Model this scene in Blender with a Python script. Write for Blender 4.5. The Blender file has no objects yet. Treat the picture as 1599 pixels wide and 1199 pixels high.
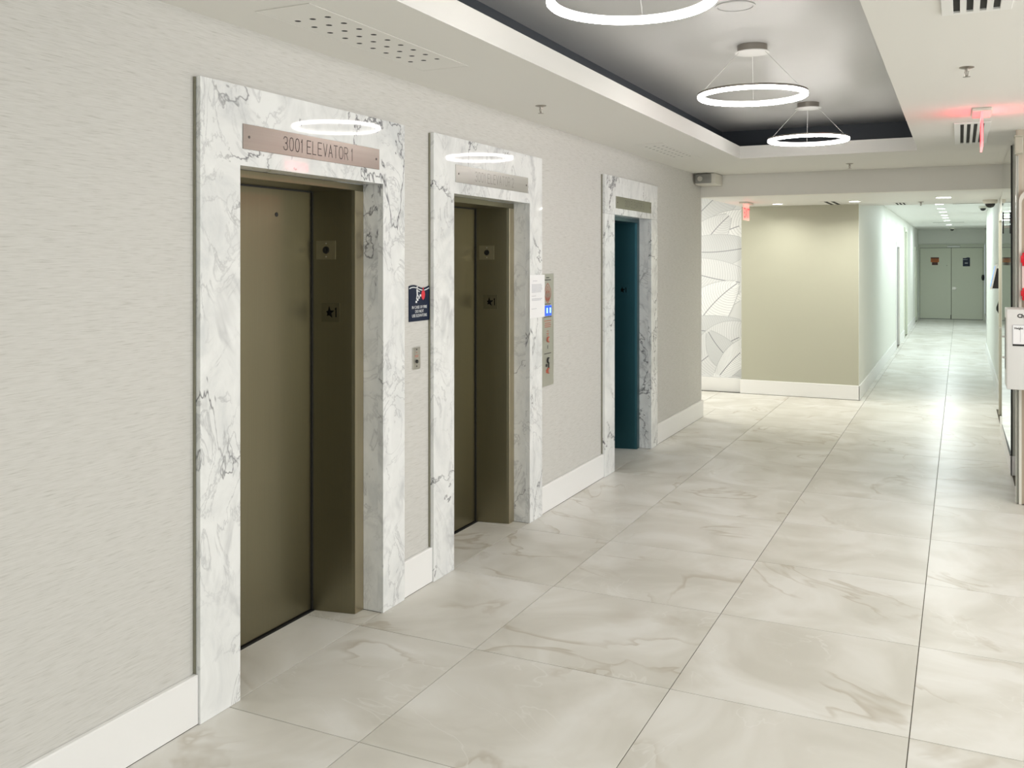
import bpy, bmesh, math, random
from mathutils import Vector, Matrix
random.seed(7)
S = bpy.context.scene
COL = S.collection

# ------------------------------------------------------------------ camera
H = 1.765
FPX, VX, HY = 1454.0, 1500.0, 406.0
yaw = math.atan((VX - 800.0) / FPX)
cd = bpy.data.cameras.new('camera'); cam = bpy.data.objects.new('camera', cd); COL.objects.link(cam)
cd.sensor_fit = 'HORIZONTAL'; cd.sensor_width = 36.0
cd.lens = FPX / 1599.0 * 36.0
cd.shift_y = -(599.5 - HY) / 1599.0
cd.clip_start = 0.05; cd.clip_end = 200
cam.location = (0, 0, H)
cam.rotation_euler = (math.radians(90), 0, yaw)
S.camera = cam

# ------------------------------------------------------------------ world, lights, exposure
S.view_settings.view_transform = 'Standard'
S.view_settings.look = 'None'
S.view_settings.gamma = 1.0
S.view_settings.use_curve_mapping = False
S.view_settings.exposure = 0.55
S.cycles.use_denoising = True
S.cycles.max_bounces = 10
S.cycles.diffuse_bounces = 6
S.cycles.glossy_bounces = 5
S.cycles.sample_clamp_indirect = 6.0
W = bpy.data.worlds.new('world'); S.world = W; W.use_nodes = True
W.node_tree.nodes['Background'].inputs[0].default_value = (0.75, 0.88, 1.0, 1)
W.node_tree.nodes['Background'].inputs[1].default_value = 0.6

def area(name, loc, rot, sx, sy, power, color, parent=None, shape='RECTANGLE', spread=180):
    l = bpy.data.lights.new(name, 'AREA'); l.shape = shape; l.size = sx
    if shape == 'RECTANGLE': l.size_y = sy
    l.energy = power; l.color = color; l.spread = math.radians(spread)
    o = bpy.data.objects.new(name, l); COL.objects.link(o)
    o.location = loc; o.rotation_euler = rot
    return o
R90 = math.radians(90)
# added fill lights standing in two made-up window openings (built below)
area('added_fill_side', (4.15, 4.2, 1.35), (0, R90, 0), 2.5, 6.4, 106, (1.0, 0.98, 0.95))
area('added_fill_back', (0.6, -4.1, 1.35), (R90, 0, 0), 5.6, 2.5, 8, (1.0, 0.97, 0.91))
RING_STRENGTH = 22.0
SOFFIT_W, CORR_W, LOBBY_FILL_W = 6.5, 10.5, 5.5

# ------------------------------------------------------------------ materials
MATS = {}
def newmat(name):
    m = bpy.data.materials.new(name); m.use_nodes = True; MATS[name] = m
    nt = m.node_tree; b = nt.nodes['Principled BSDF']
    return m, nt, b
def plain(name, col, rough=0.5, metal=0.0, emis=None, es=0.0, spec=0.5, bump=0.0, bscale=200, coat=0.0, alpha=None, trans=0.0):
    m, nt, b = newmat(name)
    b.inputs['Base Color'].default_value = (*col, 1)
    b.inputs['Roughness'].default_value = rough
    b.inputs['Metallic'].default_value = metal
    b.inputs['Specular IOR Level'].default_value = spec
    b.inputs['Coat Weight'].default_value = coat
    b.inputs['Transmission Weight'].default_value = trans
    if emis:
        b.inputs['Emission Color'].default_value = (*emis, 1); b.inputs['Emission Strength'].default_value = es
    # slight procedural tone variation / relief
    tc = nt.nodes.new('ShaderNodeTexCoord')
    n = nt.nodes.new('ShaderNodeTexNoise'); n.inputs['Scale'].default_value = bscale
    nt.links.new(tc.outputs['Object'], n.inputs['Vector'])
    if bump > 0:
        bp = nt.nodes.new('ShaderNodeBump'); bp.inputs['Strength'].default_value = bump; bp.inputs['Distance'].default_value = 0.002
        nt.links.new(n.outputs['Fac'], bp.inputs['Height']); nt.links.new(bp.outputs['Normal'], b.inputs['Normal'])
    mr = nt.nodes.new('ShaderNodeMapRange')
    mr.inputs['To Min'].default_value = max(0, rough - 0.04); mr.inputs['To Max'].default_value = min(1, rough + 0.04)
    nt.links.new(n.outputs['Fac'], mr.inputs['Value']); nt.links.new(mr.outputs['Result'], b.inputs['Roughness'])
    return m
def ramp(nt, stops, interp='LINEAR'):
    r = nt.nodes.new('ShaderNodeValToRGB'); r.color_ramp.interpolation = interp
    e = r.color_ramp.elements
    while len(e) < len(stops): e.new(0.5)
    for i, (p, c) in enumerate(stops):
        e[i].position = p; e[i].color = (*c, 1) if len(c) == 3 else c
    return r
def g(v): return (v, v, v)

def coords(nt, scale=(1, 1, 1), rot=(0, 0, 0), jitter=True):
    """object coordinates, shifted per object so that neighbouring slabs differ"""
    tc = nt.nodes.new('ShaderNodeTexCoord'); mp = nt.nodes.new('ShaderNodeMapping')
    mp.inputs['Scale'].default_value = scale; mp.inputs['Rotation'].default_value = rot
    if jitter:
        oi = nt.nodes.new('ShaderNodeObjectInfo')
        mu = nt.nodes.new('ShaderNodeVectorMath'); mu.operation = 'SCALE'
        mu.inputs[0].default_value = (37.1, 53.7, 71.3)
        nt.links.new(oi.outputs['Random'], mu.inputs['Scale'])
        ad = nt.nodes.new('ShaderNodeVectorMath'); ad.operation = 'ADD'
        nt.links.new(tc.outputs['Object'], ad.inputs[0]); nt.links.new(mu.outputs[0], ad.inputs[1])
        nt.links.new(ad.outputs[0], mp.inputs['Vector'])
    else:
        nt.links.new(tc.outputs['Object'], mp.inputs['Vector'])
    return mp
def noise(nt, vec, scale, detail=3, rough=0.5, dist=0.0):
    n = nt.nodes.new('ShaderNodeTexNoise'); n.inputs['Scale'].default_value = scale
    n.inputs['Detail'].default_value = detail; n.inputs['Roughness'].default_value = rough
    n.inputs['Distortion'].default_value = dist
    nt.links.new(vec.outputs[0], n.inputs['Vector']); return n
def mixc(nt, fac, a, b, blend='MIX', f=None):
    m = nt.nodes.new('ShaderNodeMix'); m.data_type = 'RGBA'; m.blend_type = blend
    if fac is not None: nt.links.new(fac, m.inputs[0])
    elif f is not None: m.inputs[0].default_value = f
    for i, s in ((6, a), (7, b)):
        if isinstance(s, tuple): m.inputs[i].default_value = (*s, 1)
        else: nt.links.new(s, m.inputs[i])
    return m
def math_(nt, op, a, b=None):
    m = nt.nodes.new('ShaderNodeMath'); m.operation = op
    for i, s in ((0, a), (1, b)):
        if s is None: continue
        if isinstance(s, (int, float)): m.inputs[i].default_value = s
        else: nt.links.new(s, m.inputs[i])
    return m
def ridge(nt, vec, scale, width, detail=4, rough=0.55, dist=0.6):
    """1 along the mid contour of a noise, 0 elsewhere: a vein"""
    n = noise(nt, vec, scale, detail, rough, dist)
    d = math_(nt, 'SUBTRACT', n.outputs['Fac'], 0.5); a = math_(nt, 'ABSOLUTE', d.outputs[0])
    r = ramp(nt, [(0.0, g(1)), (width, g(0))]); nt.links.new(a.outputs[0], r.inputs['Fac'])
    return r
def masked(nt, vec, scale, lo, hi):
    n = noise(nt, vec, scale, 2); r = ramp(nt, [(lo, g(0)), (hi, g(1))]); nt.links.new(n.outputs['Fac'], r.inputs['Fac'])
    return r

def make_marble(name, tint):
    m, nt, b = newmat(name)
    v = coords(nt, (1.0, 1.0, 0.75), (0.25, 0.35, 0.1))
    cloud = noise(nt, v, 4.5, 6, 0.62, 1.0)
    cr = ramp(nt, [(0.32, tuple(c * k for c, k in zip(tint, (0.80, 0.81, 0.82)))), (0.50, tuple(0.93 * c for c in tint)), (0.66, tint)])
    nt.links.new(cloud.outputs['Fac'], cr.inputs['Fac'])
    def vein(scale, width, det, dist, mscale, lo, hi, amt):
        r = ridge(nt, v, scale, width, det, 0.6, dist); k = masked(nt, v, mscale, lo, hi)
        f = math_(nt, 'MULTIPLY', r.outputs['Color'], k.outputs['Color']); return math_(nt, 'MULTIPLY', f.outputs[0], amt)
    c = mixc(nt, vein(1.9, 0.045, 4, 0.8, 2.4, 0.54, 0.66, 0.42).outputs[0], cr.outputs['Color'], (0.36, 0.365, 0.38))   # soft grey smears
    c = mixc(nt, vein(4.2, 0.026, 6, 1.4, 2.8, 0.38, 0.58, 0.48).outputs[0], c.outputs[2], (0.34, 0.345, 0.36))          # fine wisps
    c = mixc(nt, vein(1.5, 0.0075, 6, 0.5, 1.7, 0.44, 0.54, 0.88).outputs[0], c.outputs[2], (0.085, 0.085, 0.10))       # dark cracks
    nt.links.new(c.outputs[2], b.inputs['Base Color'])
    b.inputs['Roughness'].default_value = 0.035
    b.inputs['Specular IOR Level'].default_value = 0.28
    return m
M = {}
M['marble'] = make_marble('marble', (0.84, 0.85, 0.845))

def make_tile():
    m, nt, b = newmat('onyx_tile')
    v = coords(nt, (1, 1, 1), (0, 0, 0.9))
    cloud = noise(nt, v, 1.6, 4, 0.5, 1.1)
    cr = ramp(nt, [(0.33, (0.61, 0.59, 0.535)), (0.50, (0.70, 0.682, 0.635)), (0.64, (0.77, 0.758, 0.725))])
    nt.links.new(cloud.outputs['Fac'], cr.inputs['Fac'])
    # soft bands with one crisp edge, as sliced onyx shows
    w = noise(nt, v, 0.9, 4, 0.5, 1.6)
    band = ramp(nt, [(0.0, g(0)), (0.470, g(0)), (0.505, g(1)), (0.515, g(0)), (1, g(0))]); nt.links.new(w.outputs['Fac'], band.inputs['Fac'])
    km = masked(nt, v, 1.9, 0.47, 0.62)
    fb = math_(nt, 'MULTIPLY', band.outputs['Color'], km.outputs['Color']); fb = math_(nt, 'MULTIPLY', fb.outputs[0], 0.68)
    c = mixc(nt, fb.outputs[0], cr.outputs['Color'], (0.46, 0.41, 0.33))
    w2 = ridge(nt, v, 1.3, 0.007, 4, 0.5, 1.4); k2 = masked(nt, v, 1.4, 0.48, 0.58)
    f2 = math_(nt, 'MULTIPLY', w2.outputs['Color'], k2.outputs['Color']); f2 = math_(nt, 'MULTIPLY', f2.outputs[0], 0.5)
    c = mixc(nt, f2.outputs[0], c.outputs[2], (0.80, 0.79, 0.76))
    sm = masked(nt, v, 3.2, 0.56, 0.72); km2 = masked(nt, v, 1.1, 0.5, 0.65)
    f3 = math_(nt, 'MULTIPLY', sm.outputs['Color'], km2.outputs['Color']); f3 = math_(nt, 'MULTIPLY', f3.outputs[0], 0.35)
    c = mixc(nt, f3.outputs[0], c.outputs[2], (0.47, 0.42, 0.34))
    nt.links.new(c.outputs[2], b.inputs['Base Color'])
    b.inputs['Roughness'].default_value = 0.33
    b.inputs['Specular IOR Level'].default_value = 0.22
    return m
M['tile'] = make_tile()

def make_grasscloth():
    m, nt, b = newmat('grasscloth_wallpaper')
    v = coords(nt, (1, 8, 175), jitter=False)
    n1 = noise(nt, v, 1.5, 3, 0.6, 0.25)
    v2 = coords(nt, (1, 16, 330), jitter=False); n2 = noise(nt, v2, 1.0, 3, 0.6)
    ad = math_(nt, 'ADD', n1.outputs['Fac'], n2.outputs['Fac']); hf = math_(nt, 'MULTIPLY', ad.outputs[0], 0.5)
    cr = ramp(nt, [(0.34, (0.485, 0.475, 0.44)), (0.45, (0.585, 0.575, 0.545)), (0.62, (0.635, 0.625, 0.597))])
    nt.links.new(hf.outputs[0], cr.inputs['Fac']); nt.links.new(cr.outputs['Color'], b.inputs['Base Color'])
    bp = nt.nodes.new('ShaderNodeBump'); bp.inputs['Strength'].default_value = 0.12; bp.inputs['Distance'].default_value = 0.002
    nt.links.new(hf.outputs[0], bp.inputs['Height']); nt.links.new(bp.outputs['Normal'], b.inputs['Normal'])
    b.inputs['Roughness'].default_value = 0.75
    return m
M['wallpaper'] = make_grasscloth()

def brushed(name, col, rough=0.3, zs=2.0, hs=520.0, var=0.035):
    m, nt, b = newmat(name)
    v = coords(nt, (hs, hs, zs)); n = noise(nt, v, 1.0, 3)
    lo = tuple(c * (1 - var) for c in col); hi = tuple(min(1, c * (1 + var)) for c in col)
    cr = ramp(nt, [(0.3, lo), (0.7, hi)]); nt.links.new(n.outputs['Fac'], cr.inputs['Fac'])
    nt.links.new(cr.outputs['Color'], b.inputs['Base Color'])
    mr = nt.nodes.new('ShaderNodeMapRange'); mr.inputs['To Min'].default_value = rough - 0.03; mr.inputs['To Max'].default_value = rough + 0.03
    nt.links.new(n.outputs['Fac'], mr.inputs['Value']); nt.links.new(mr.outputs['Result'], b.inputs['Roughness'])
    b.inputs['Metallic'].default_value = 1.0
    return m
M['bronze'] = brushed('bronze_steel', (0.25, 0.23, 0.155), 0.33)
M['bronze_light'] = brushed('bronze_steel_edge', (0.52, 0.46, 0.33), 0.30)
M['steel_teal_reflection'] = brushed('steel_teal_reflection', (0.04, 0.115, 0.14), 0.30)  # blue reflection on the third lift put into the metal's base colour
M['steel'] = brushed('satin_steel', (0.50, 0.485, 0.46), 0.30, 90.0, 2.0)
M['steel_brown'] = brushed('brown_steel', (0.37, 0.335, 0.305), 0.32, 90.0, 2.0)
M['steel_plain'] = brushed('plain_steel', (0.60, 0.585, 0.55), 0.34, 4.0, 200.0)
M['steel_dim'] = brushed('dull_steel', (0.33, 0.325, 0.26), 0.38, 90.0, 2.0)
M['nickel'] = brushed('brushed_nickel', (0.38, 0.35, 0.31), 0.33, 100.0, 3.0)
M['plate'] = brushed('jamb_plate_steel', (0.37, 0.34, 0.24), 0.34)
M['white_paint'] = plain('white_paint', (0.80, 0.795, 0.77), 0.45)
M['base_paint'] = plain('white_baseboard_paint', (0.86, 0.857, 0.85), 0.35)
M['ceiling'] = plain('ceiling_paint', (0.77, 0.76, 0.72), 0.65, bump=0.02)
M['tray'] = plain('dark_tray_paint', (0.60, 0.60, 0.595), 0.42, bscale=6, spec=0.6)
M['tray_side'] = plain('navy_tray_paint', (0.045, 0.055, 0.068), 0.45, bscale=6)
M['khaki'] = plain('khaki_wallcovering', (0.47, 0.465, 0.375), 0.7, bump=0.10, bscale=500)
M['corridor'] = plain('corridor_paint', (0.80, 0.81, 0.76), 0.55)
M['beam'] = plain('beam_paint', (0.80, 0.79, 0.745), 0.6)
M['grout'] = plain('grout', (0.13, 0.115, 0.09), 0.9)
M['black'] = plain('black_rubber', (0.012, 0.012, 0.012), 0.5)
M['glossblack'] = plain('black_dome', (0.008, 0.008, 0.009), 0.08)
M['inkblack'] = plain('black_inlay', (0.004, 0.004, 0.004), 0.9, spec=0.05)
M['dark'] = plain('dark_void', (0.02, 0.02, 0.018), 0.8)
M['ink'] = plain('dark_ink', (0.05, 0.045, 0.045), 0.6)
M['etch'] = plain('etched_lettering', (0.10, 0.085, 0.08), 0.6)
M['etch2'] = plain('etched_lettering_faint', (0.28, 0.26, 0.24), 0.5)
M['etch3'] = plain('etched_lettering_dim', (0.17, 0.17, 0.14), 0.5)
M['grayink'] = plain('grey_ink', (0.45, 0.46, 0.50), 0.7)
M['navy'] = plain('navy_sign', (0.006, 0.013, 0.038), 0.35, spec=0.25)
M['signwhite'] = plain('sign_white', (0.80, 0.82, 0.82), 0.5)
M['red'] = plain('sign_red', (0.68, 0.03, 0.05), 0.4)
M['brightred'] = plain('red_plastic', (0.72, 0.010, 0.025), 0.3)
M['redink'] = plain('red_ink', (0.50, 0.14, 0.09), 0.5)
M['paper'] = plain('white_paper', (0.86, 0.86, 0.87), 0.8)
M['display'] = plain('blue_display', (0.01, 0.03, 0.2), 0.2, emis=(0.015, 0.09, 0.62), es=0.9)
M['digit'] = plain('display_digit', (0.3, 0.6, 1), 0.4, emis=(0.30, 0.62, 1.0), es=2.5)
M['ring'] = plain('ring_diffuser', (0.9, 0.9, 0.9), 0.5, emis=(1.0, 0.955, 0.93), es=RING_STRENGTH)
M['ring_in'] = plain('ring_inner_diffuser', (0.9, 0.9, 0.9), 0.5, emis=(1.0, 0.95, 0.92), es=RING_STRENGTH * 0.10)
M['wire'] = plain('white_cable', (0.70, 0.70, 0.68), 0.4)
M['lens'] = plain('downlight_lens', (0.9, 0.9, 0.9), 0.5, emis=(1.0, 1.0, 0.97), es=9)
M['lens_cool'] = plain('downlight_lens_cool', (0.9, 0.9, 0.9), 0.5, emis=(0.93, 0.96, 1.0), es=9)
M['exit'] = plain('exit_red_acrylic', (0.85, 0.30, 0.30), 0.15, emis=(1.0, 0.24, 0.26), es=0.85)
M['exitdeep'] = plain('exit_letter_red', (0.5, 0.02, 0.03), 0.3, emis=(0.75, 0.02, 0.05), es=0.6)
M['exit_soft'] = plain('exit_pale_acrylic', (0.85, 0.35, 0.30), 0.15, emis=(1.0, 0.42, 0.36), es=0.55)
M['cream'] = plain('cream_plastic', (0.70, 0.68, 0.61), 0.45)
M['greylens'] = plain('grey_lens', (0.26, 0.26, 0.24), 0.12)
M['graydoor'] = plain('grey_green_door_paint', (0.66, 0.68, 0.57), 0.45)
M['doorframe'] = plain('grey_door_frame_paint', (0.60, 0.62, 0.53), 0.45)
M['beige'] = plain('beige_casing_paint', (0.50, 0.485, 0.40), 0.45)
M['plate_dark'] = brushed('dark_jamb_plate_steel', (0.185, 0.17, 0.112), 0.38)
M['tan'] = plain('tan_panel', (0.40, 0.33, 0.25), 0.55, bscale=20)
M['tandoor'] = plain('tan_door_paint', (0.52, 0.46, 0.38), 0.5)
M['greypanel'] = plain('grey_panel', (0.56, 0.575, 0.53), 0.4)
M['whitebox'] = plain('white_enamel', (0.78, 0.78, 0.765), 0.3)
M['orange'] = plain('orange_sign', (0.50, 0.13, 0.012), 0.5)
M['darkbrown'] = plain('dark_brown_sign', (0.07, 0.016, 0.008), 0.5)
M['screen'] = plain('blue_screen', (0.05, 0.15, 0.5), 0.15, emis=(0.16, 0.42, 0.95), es=0.8)
M['pink'] = plain('pale_pink_sheet', (0.80, 0.62, 0.58), 0.6)
M['mirror'] = plain('mirror_glass', (0.80, 0.82, 0.79), 0.03, metal=1.0)
M['mural'] = plain('mural_ground', (0.70, 0.71, 0.72), 0.6)
M['leaf_a'] = plain('mural_leaf_pale', (0.83, 0.84, 0.85), 0.6)
M['leaf_b'] = plain('mural_leaf_mid', (0.63, 0.645, 0.66), 0.6)
M['leaf_c'] = plain('mural_leaf_soft', (0.72, 0.73, 0.745), 0.6)
M['leafline'] = plain('mural_line', (0.28, 0.29, 0.32), 0.6)
M['leafvein'] = plain('mural_vein', (0.52, 0.535, 0.555), 0.6)
def make_beige_marble():
    m, nt, b = newmat('beige_marble')
    v = coords(nt, (14, 14, 0.5)); n = noise(nt, v, 1.3, 4, 0.6, 0.3)
    cr = ramp(nt, [(0.3, (0.42, 0.36, 0.28)), (0.5, (0.56, 0.51, 0.42)), (0.7, (0.62, 0.60, 0.52))])
    nt.links.new(n.outputs['Fac'], cr.inputs['Fac']); nt.links.new(cr.outputs['Color'], b.inputs['Base Color'])
    b.inputs['Roughness'].default_value = 0.25
    return m
M['beige_marble'] = make_beige_marble()

# ------------------------------------------------------------------ helpers
WL = {}
def box(bm, x0, x1, y0, y1, z0, z1, bev=0.0, seg=1):
    r = bmesh.ops.create_cube(bm, size=1.0, matrix=Matrix.Translation(((x0+x1)/2, (y0+y1)/2, (z0+z1)/2)) @ Matrix.Diagonal((x1-x0, y1-y0, z1-z0, 1)))
    if bev > 0:
        es = list({e for v in r['verts'] for e in v.link_edges})
        bmesh.ops.bevel(bm, geom=es, offset=bev, segments=seg, affect='EDGES', profile=0.5)
def cyl(bm, p0, p1, r0, r1=None, n=20, caps=True):
    p0, p1 = Vector(p0), Vector(p1); d = p1 - p0; r1 = r0 if r1 is None else r1
    M4 = Matrix.Translation((p0+p1)/2) @ d.to_track_quat('Z', 'Y').to_matrix().to_4x4()
    bmesh.ops.create_cone(bm, cap_ends=caps, segments=n, radius1=r0, radius2=r1, depth=d.length, matrix=M4)
def lathe(bm, prof, c, n=48, close=True, a0=0.0):
    """revolve (r, z) profile about the vertical axis through c"""
    rings = []
    for k in range(n):
        a = a0 + 2*math.pi*k/n
        rings.append([bm.verts.new((c[0]+r*math.cos(a), c[1]+r*math.sin(a), c[2]+z)) for r, z in prof])
    m = len(prof)
    for k in range(n):
        A, B = rings[k], rings[(k+1) % n]
        for i in range(m if close else m-1):
            j = (i+1) % m
            bm.faces.new((A[i], B[i], B[j], A[j]))
    return rings
def prism(bm, pts, axis, a0, a1):
    """extrude polygon pts along an axis; pts are given in the two other axes in xyz order"""
    def P(u, v, w): return {'x': (w, u, v), 'y': (u, w, v), 'z': (u, v, w)}[axis]
    lo = [bm.verts.new(P(u, v, a0)) for u, v in pts]; hi = [bm.verts.new(P(u, v, a1)) for u, v in pts]
    n = len(pts)
    bm.faces.new(lo); bm.faces.new(hi)
    for i in range(n): bm.faces.new((lo[i], lo[(i+1) % n], hi[(i+1) % n], hi[i]))
def new(): return bmesh.new()
def bx(*a, **k):
    bm = new(); box(bm, *a, **k); return bm
def obj(name, bm, mats, parent=None, smooth=False, loc=None, label=None):
    """link bm (world coordinates) as ONE mesh object; the origin is the parent's base, or loc"""
    bmesh.ops.recalc_face_normals(bm, faces=bm.faces[:])
    base = WL[parent.name] if parent else Vector(loc if loc else (0, 0, 0))
    bmesh.ops.translate(bm, verts=bm.verts[:], vec=-base)
    me = bpy.data.meshes.new(name); bm.to_mesh(me); bm.free()
    for m in (mats if isinstance(mats, (list, tuple)) else [mats]): me.materials.append(M[m])
    if smooth:
        for p in me.polygons: p.use_smooth = True
        try: me.set_sharp_from_angle(angle=math.radians(35))
        except Exception: pass
    o = bpy.data.objects.new(name, me); COL.objects.link(o)
    if parent: o.parent = parent
    else: o.location = base
    WL[o.name] = base.copy()
    if label: o['label'] = label
    if name in ('lettering', 'print', 'small_print', 'caption', 'digits', 'veins', 'flame_pictogram'): o['kind'] = 'stuff'
    return o
def tag(o, label, cat, group=None):
    o['label'] = label; o['category'] = cat
    if group: o['group'] = group
    return o
def thing(name, loc, label, cat, group=None):
    o = bpy.data.objects.new(name, None); COL.objects.link(o); o.location = loc; o.empty_display_size = 0.05
    WL[o.name] = Vector(loc); return tag(o, label, cat, group)
def struct(name, bm, mats, loc=None, smooth=False):
    o = obj(name, bm, mats, None, smooth, loc); o['kind'] = 'structure'; return o
def dup(root, loc, label=None):
    def cp(o, par):
        c = o.copy(); COL.objects.link(c)
        if par: c.parent = par
        for ch in list(o.children): cp(ch, c)
        return c
    r = cp(root, None); r.location = loc; WL[r.name] = Vector(loc)
    if label: r['label'] = label
    return r

# stroke lettering for the thin engraved capitals
GL = {
 'E': [[(1,0),(0,0),(0,1),(1,1)],[(0,.52),(.82,.52)]], 'L': [[(0,1),(0,0),(.9,0)]],
 'V': [[(0,1),(.5,0),(1,1)]], 'A': [[(0,0),(.5,1),(1,0)],[(.19,.34),(.81,.34)]], 'T': [[(0,1),(1,1)],[(.5,1),(.5,0)]],
 'R': [[(0,0),(0,1),(.6,1),(.88,.93),(1,.76),(.88,.58),(.6,.5),(0,.5)],[(.55,.5),(1,0)]],
 'O': [[(.5,0),(.2,.06),(.04,.28),(0,.5),(.04,.72),(.2,.94),(.5,1),(.8,.94),(.96,.72),(1,.5),(.96,.28),(.8,.06),(.5,0)]],
 '1': [[(.1,.78),(.5,1),(.5,0)]], '2': [[(.03,.74),(.14,.93),(.5,1),(.86,.93),(.97,.72),(.85,.5),(0,0),(1,0)]],
 '3': [[(.03,.82),(.2,.96),(.5,1),(.84,.94),(.95,.75),(.82,.57),(.45,.52),(.84,.47),(1,.26),(.86,.06),(.5,0),(.17,.05),(0,.22)]]}
GL['0'] = GL['O']
def stroke_text(bm, s, origin, right, up, h, w, gap, t, space, depth, nrm):
    o = Vector(origin); right, up, nrm = Vector(right), Vector(up), Vector(nrm); x = 0
    for ch in s:
        if ch == ' ': x += space; continue
        cw = w * (0.5 if ch == '1' else 1.12 if ch == 'O' else 1)
        for pl in GL[ch]:
            P = [o + right*(x + px*cw) + up*(py*h) for px, py in pl]
            for a, b in zip(P, P[1:]):
                d = (b-a).normalized(); n = d.cross(nrm).normalized()*t/2; e = d*t*0.35
                q = [a-e-n, b+e-n, b+e+n, a-e+n]
                f = [bm.verts.new(v + nrm*depth) for v in q]
                bm.faces.new(f)
        x += cw + gap
    return x - gap
def font_text(s, size, origin, right, up, mat, name, parent, xs=1.0, align='CENTER', ext=0.0003, bold=0.0):
    cu = bpy.data.curves.new('t', 'FONT'); cu.body = s; cu.size = size; cu.align_x = align; cu.extrude = ext; cu.offset = bold
    cu.resolution_u = 2
    to = bpy.data.objects.new('t', cu); COL.objects.link(to)
    dg = bpy.context.evaluated_depsgraph_get(); dg.update()
    me = bpy.data.meshes.new_from_object(to.evaluated_get(dg)); bpy.data.objects.remove(to); bpy.data.curves.remove(cu)
    r, u = Vector(right), Vector(up); n = r.cross(u)
    m4 = Matrix((( r.x*xs, u.x, n.x, origin[0]), (r.y*xs, u.y, n.y, origin[1]), (r.z*xs, u.z, n.z, origin[2]), (0, 0, 0, 1)))
    bm = new(); bm.from_mesh(me); bpy.data.meshes.remove(me); bm.transform(m4)
    return obj(name, bm, mat, parent)
YR, ZU, XN = (0, 1, 0), (0, 0, 1), (1, 0, 0)      # reading direction on the lift wall (it faces +X)

# ================================================================== SETTING
XW, XF = -2.632, -2.600            # wallpaper plane, marble face plane
ZC, ZT = 2.71, 3.03                # lobby ceiling, raised tray
EL = [  # marble outer y0,y1, opening y0,y1
    (2.672, 4.115, 2.890, 3.915),
    (4.412, 5.880, 4.640, 5.676),
    (7.140, 8.598, 7.378, 8.403)]
ZO, ZM = 2.145, 2.465              # opening head, marble top

# ---- floor: grout bed with single tiles on it
fl = struct('floor', bx(-5.2, 4.3, -4.3, 31.2, -0.20, -0.004), 'grout')
TX, TY = 0.9075, 0.905
xs = [-2.613, -1.985] + [-1.985 + TX*k for k in range(1, 5)]
ylines = [3.735 + TY*k for k in range(-4, 32)]
tcache = {}
def tile(x0, x1, y0, y1):
    gp = 0.0019
    w, l = round(x1-x0-2*gp, 4), round(y1-y0-2*gp, 4)
    if w < 0.02 or l < 0.02: return
    if (w, l) not in tcache:
        bm = bx(-w/2, w/2, -l/2, l/2, -0.010, 0.0, bev=0.0006)
        me = bpy.data.meshes.new('floor_tile'); bm.to_mesh(me); bm.free(); me.materials.append(M['tile']); tcache[(w, l)] = me
    o = bpy.data.objects.new('floor_tile', tcache[(w, l)]); COL.objects.link(o); o.parent = fl
    o.location = ((x0+x1)/2, (y0+y1)/2, 0)
for y0, y1 in zip(ylines, ylines[1:]):
    if y1 <= 10.1:
        for x0, x1 in zip(xs, xs[1:]): 
            if y0 > 7.5 and x0 > 0.5: continue
            tile(x0, min(x1, 0.385) if y0 > 7.5 else x1, y0, y1)
    elif y0 < 12.45:
        yc = min(y1, 12.43)
        for x0, x1 in zip([-4.71, -3.80, -2.892, -1.985, -1.0775, -0.17], [-3.80, -2.892, -1.985, -1.0775, -0.17, 0.385]):
            lob = y0 < 10.3
            if lob and x1 < -2.7: tile(x0, x1, 10.38, yc); continue
            if lob and x0 < -2.7: tile(x0, -2.613, 10.38, yc); x0 = -2.613
            tile(x0, x1, y0, yc)
        if y1 > 12.45:
            for x0, x1 in ((-1.14, -1.0775), (-1.0775, -0.17), (-0.17, 0.44)): tile(x0, x1, 12.43, y1)
    elif y0 < 30.6:
        yc = min(y1, 30.66)
        for x0, x1 in ((-1.14, -1.0775), (-1.0775, -0.17), (-0.17, 0.44 if y0 < 20 else 0.645)): tile(x0, x1, y0, yc)
for a, b, o0, o1 in EL:            # tile pieces inside the three lift recesses
    cuts = [o0] + [y for y in ylines if o0 + .03 < y < o1 - .03] + [o1]
    for c0, c1 in zip(cuts, cuts[1:]): tile(-2.935, -2.613, c0, c1)
fx = new(); box(fx, 1.66, 4.2, -4.2, 7.6, -0.010, 0); box(fx, -2.6, 1.645, -4.2, 0.10, -0.010, 0)
struct('floor_beyond', fx, 'tile')

# ---- left wall (three lift openings cut out), its end return and baseboards
bm = new(); yy = -4.3
for a, b, o0, o1 in EL:
    box(bm, -2.745, XW, yy, o0-0.02, 0, ZC); box(bm, -2.745, XW, o0-0.02, o1+0.02, ZO+0.02, ZC); yy = o1+0.02
box(bm, -2.745, XW, yy, 10.37, 0, ZC)
struct('wall_left', bm, 'wallpaper')
bm = new(); yy = -4.3
for a, b, o0, o1 in EL:
    box(bm, XW, XW+0.024, yy, a, 0.001, 0.19, bev=0.004); yy = b
box(bm, XW, XW+0.024, yy, 10.385, 0.001, 0.19, bev=0.004); box(bm, -5.0, XW+0.024, 10.37, 10.387, 0.001, 0.19, bev=0.004)
struct('baseboard_left', bm, 'base_paint')
struct('trim_1', bx(XW-0.002, XW+0.005, 10.366, 10.378, 0.19, 2.47), 'base_paint')   # corner bead
struct('wall_passage', bx(-5.1, -2.745, 10.25, 10.37, 0, ZC), 'white_paint')
struct('wall_passage_end', bx(-5.2, -5.0, 10.25, 12.7, 0, ZC), 'white_paint')
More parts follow.
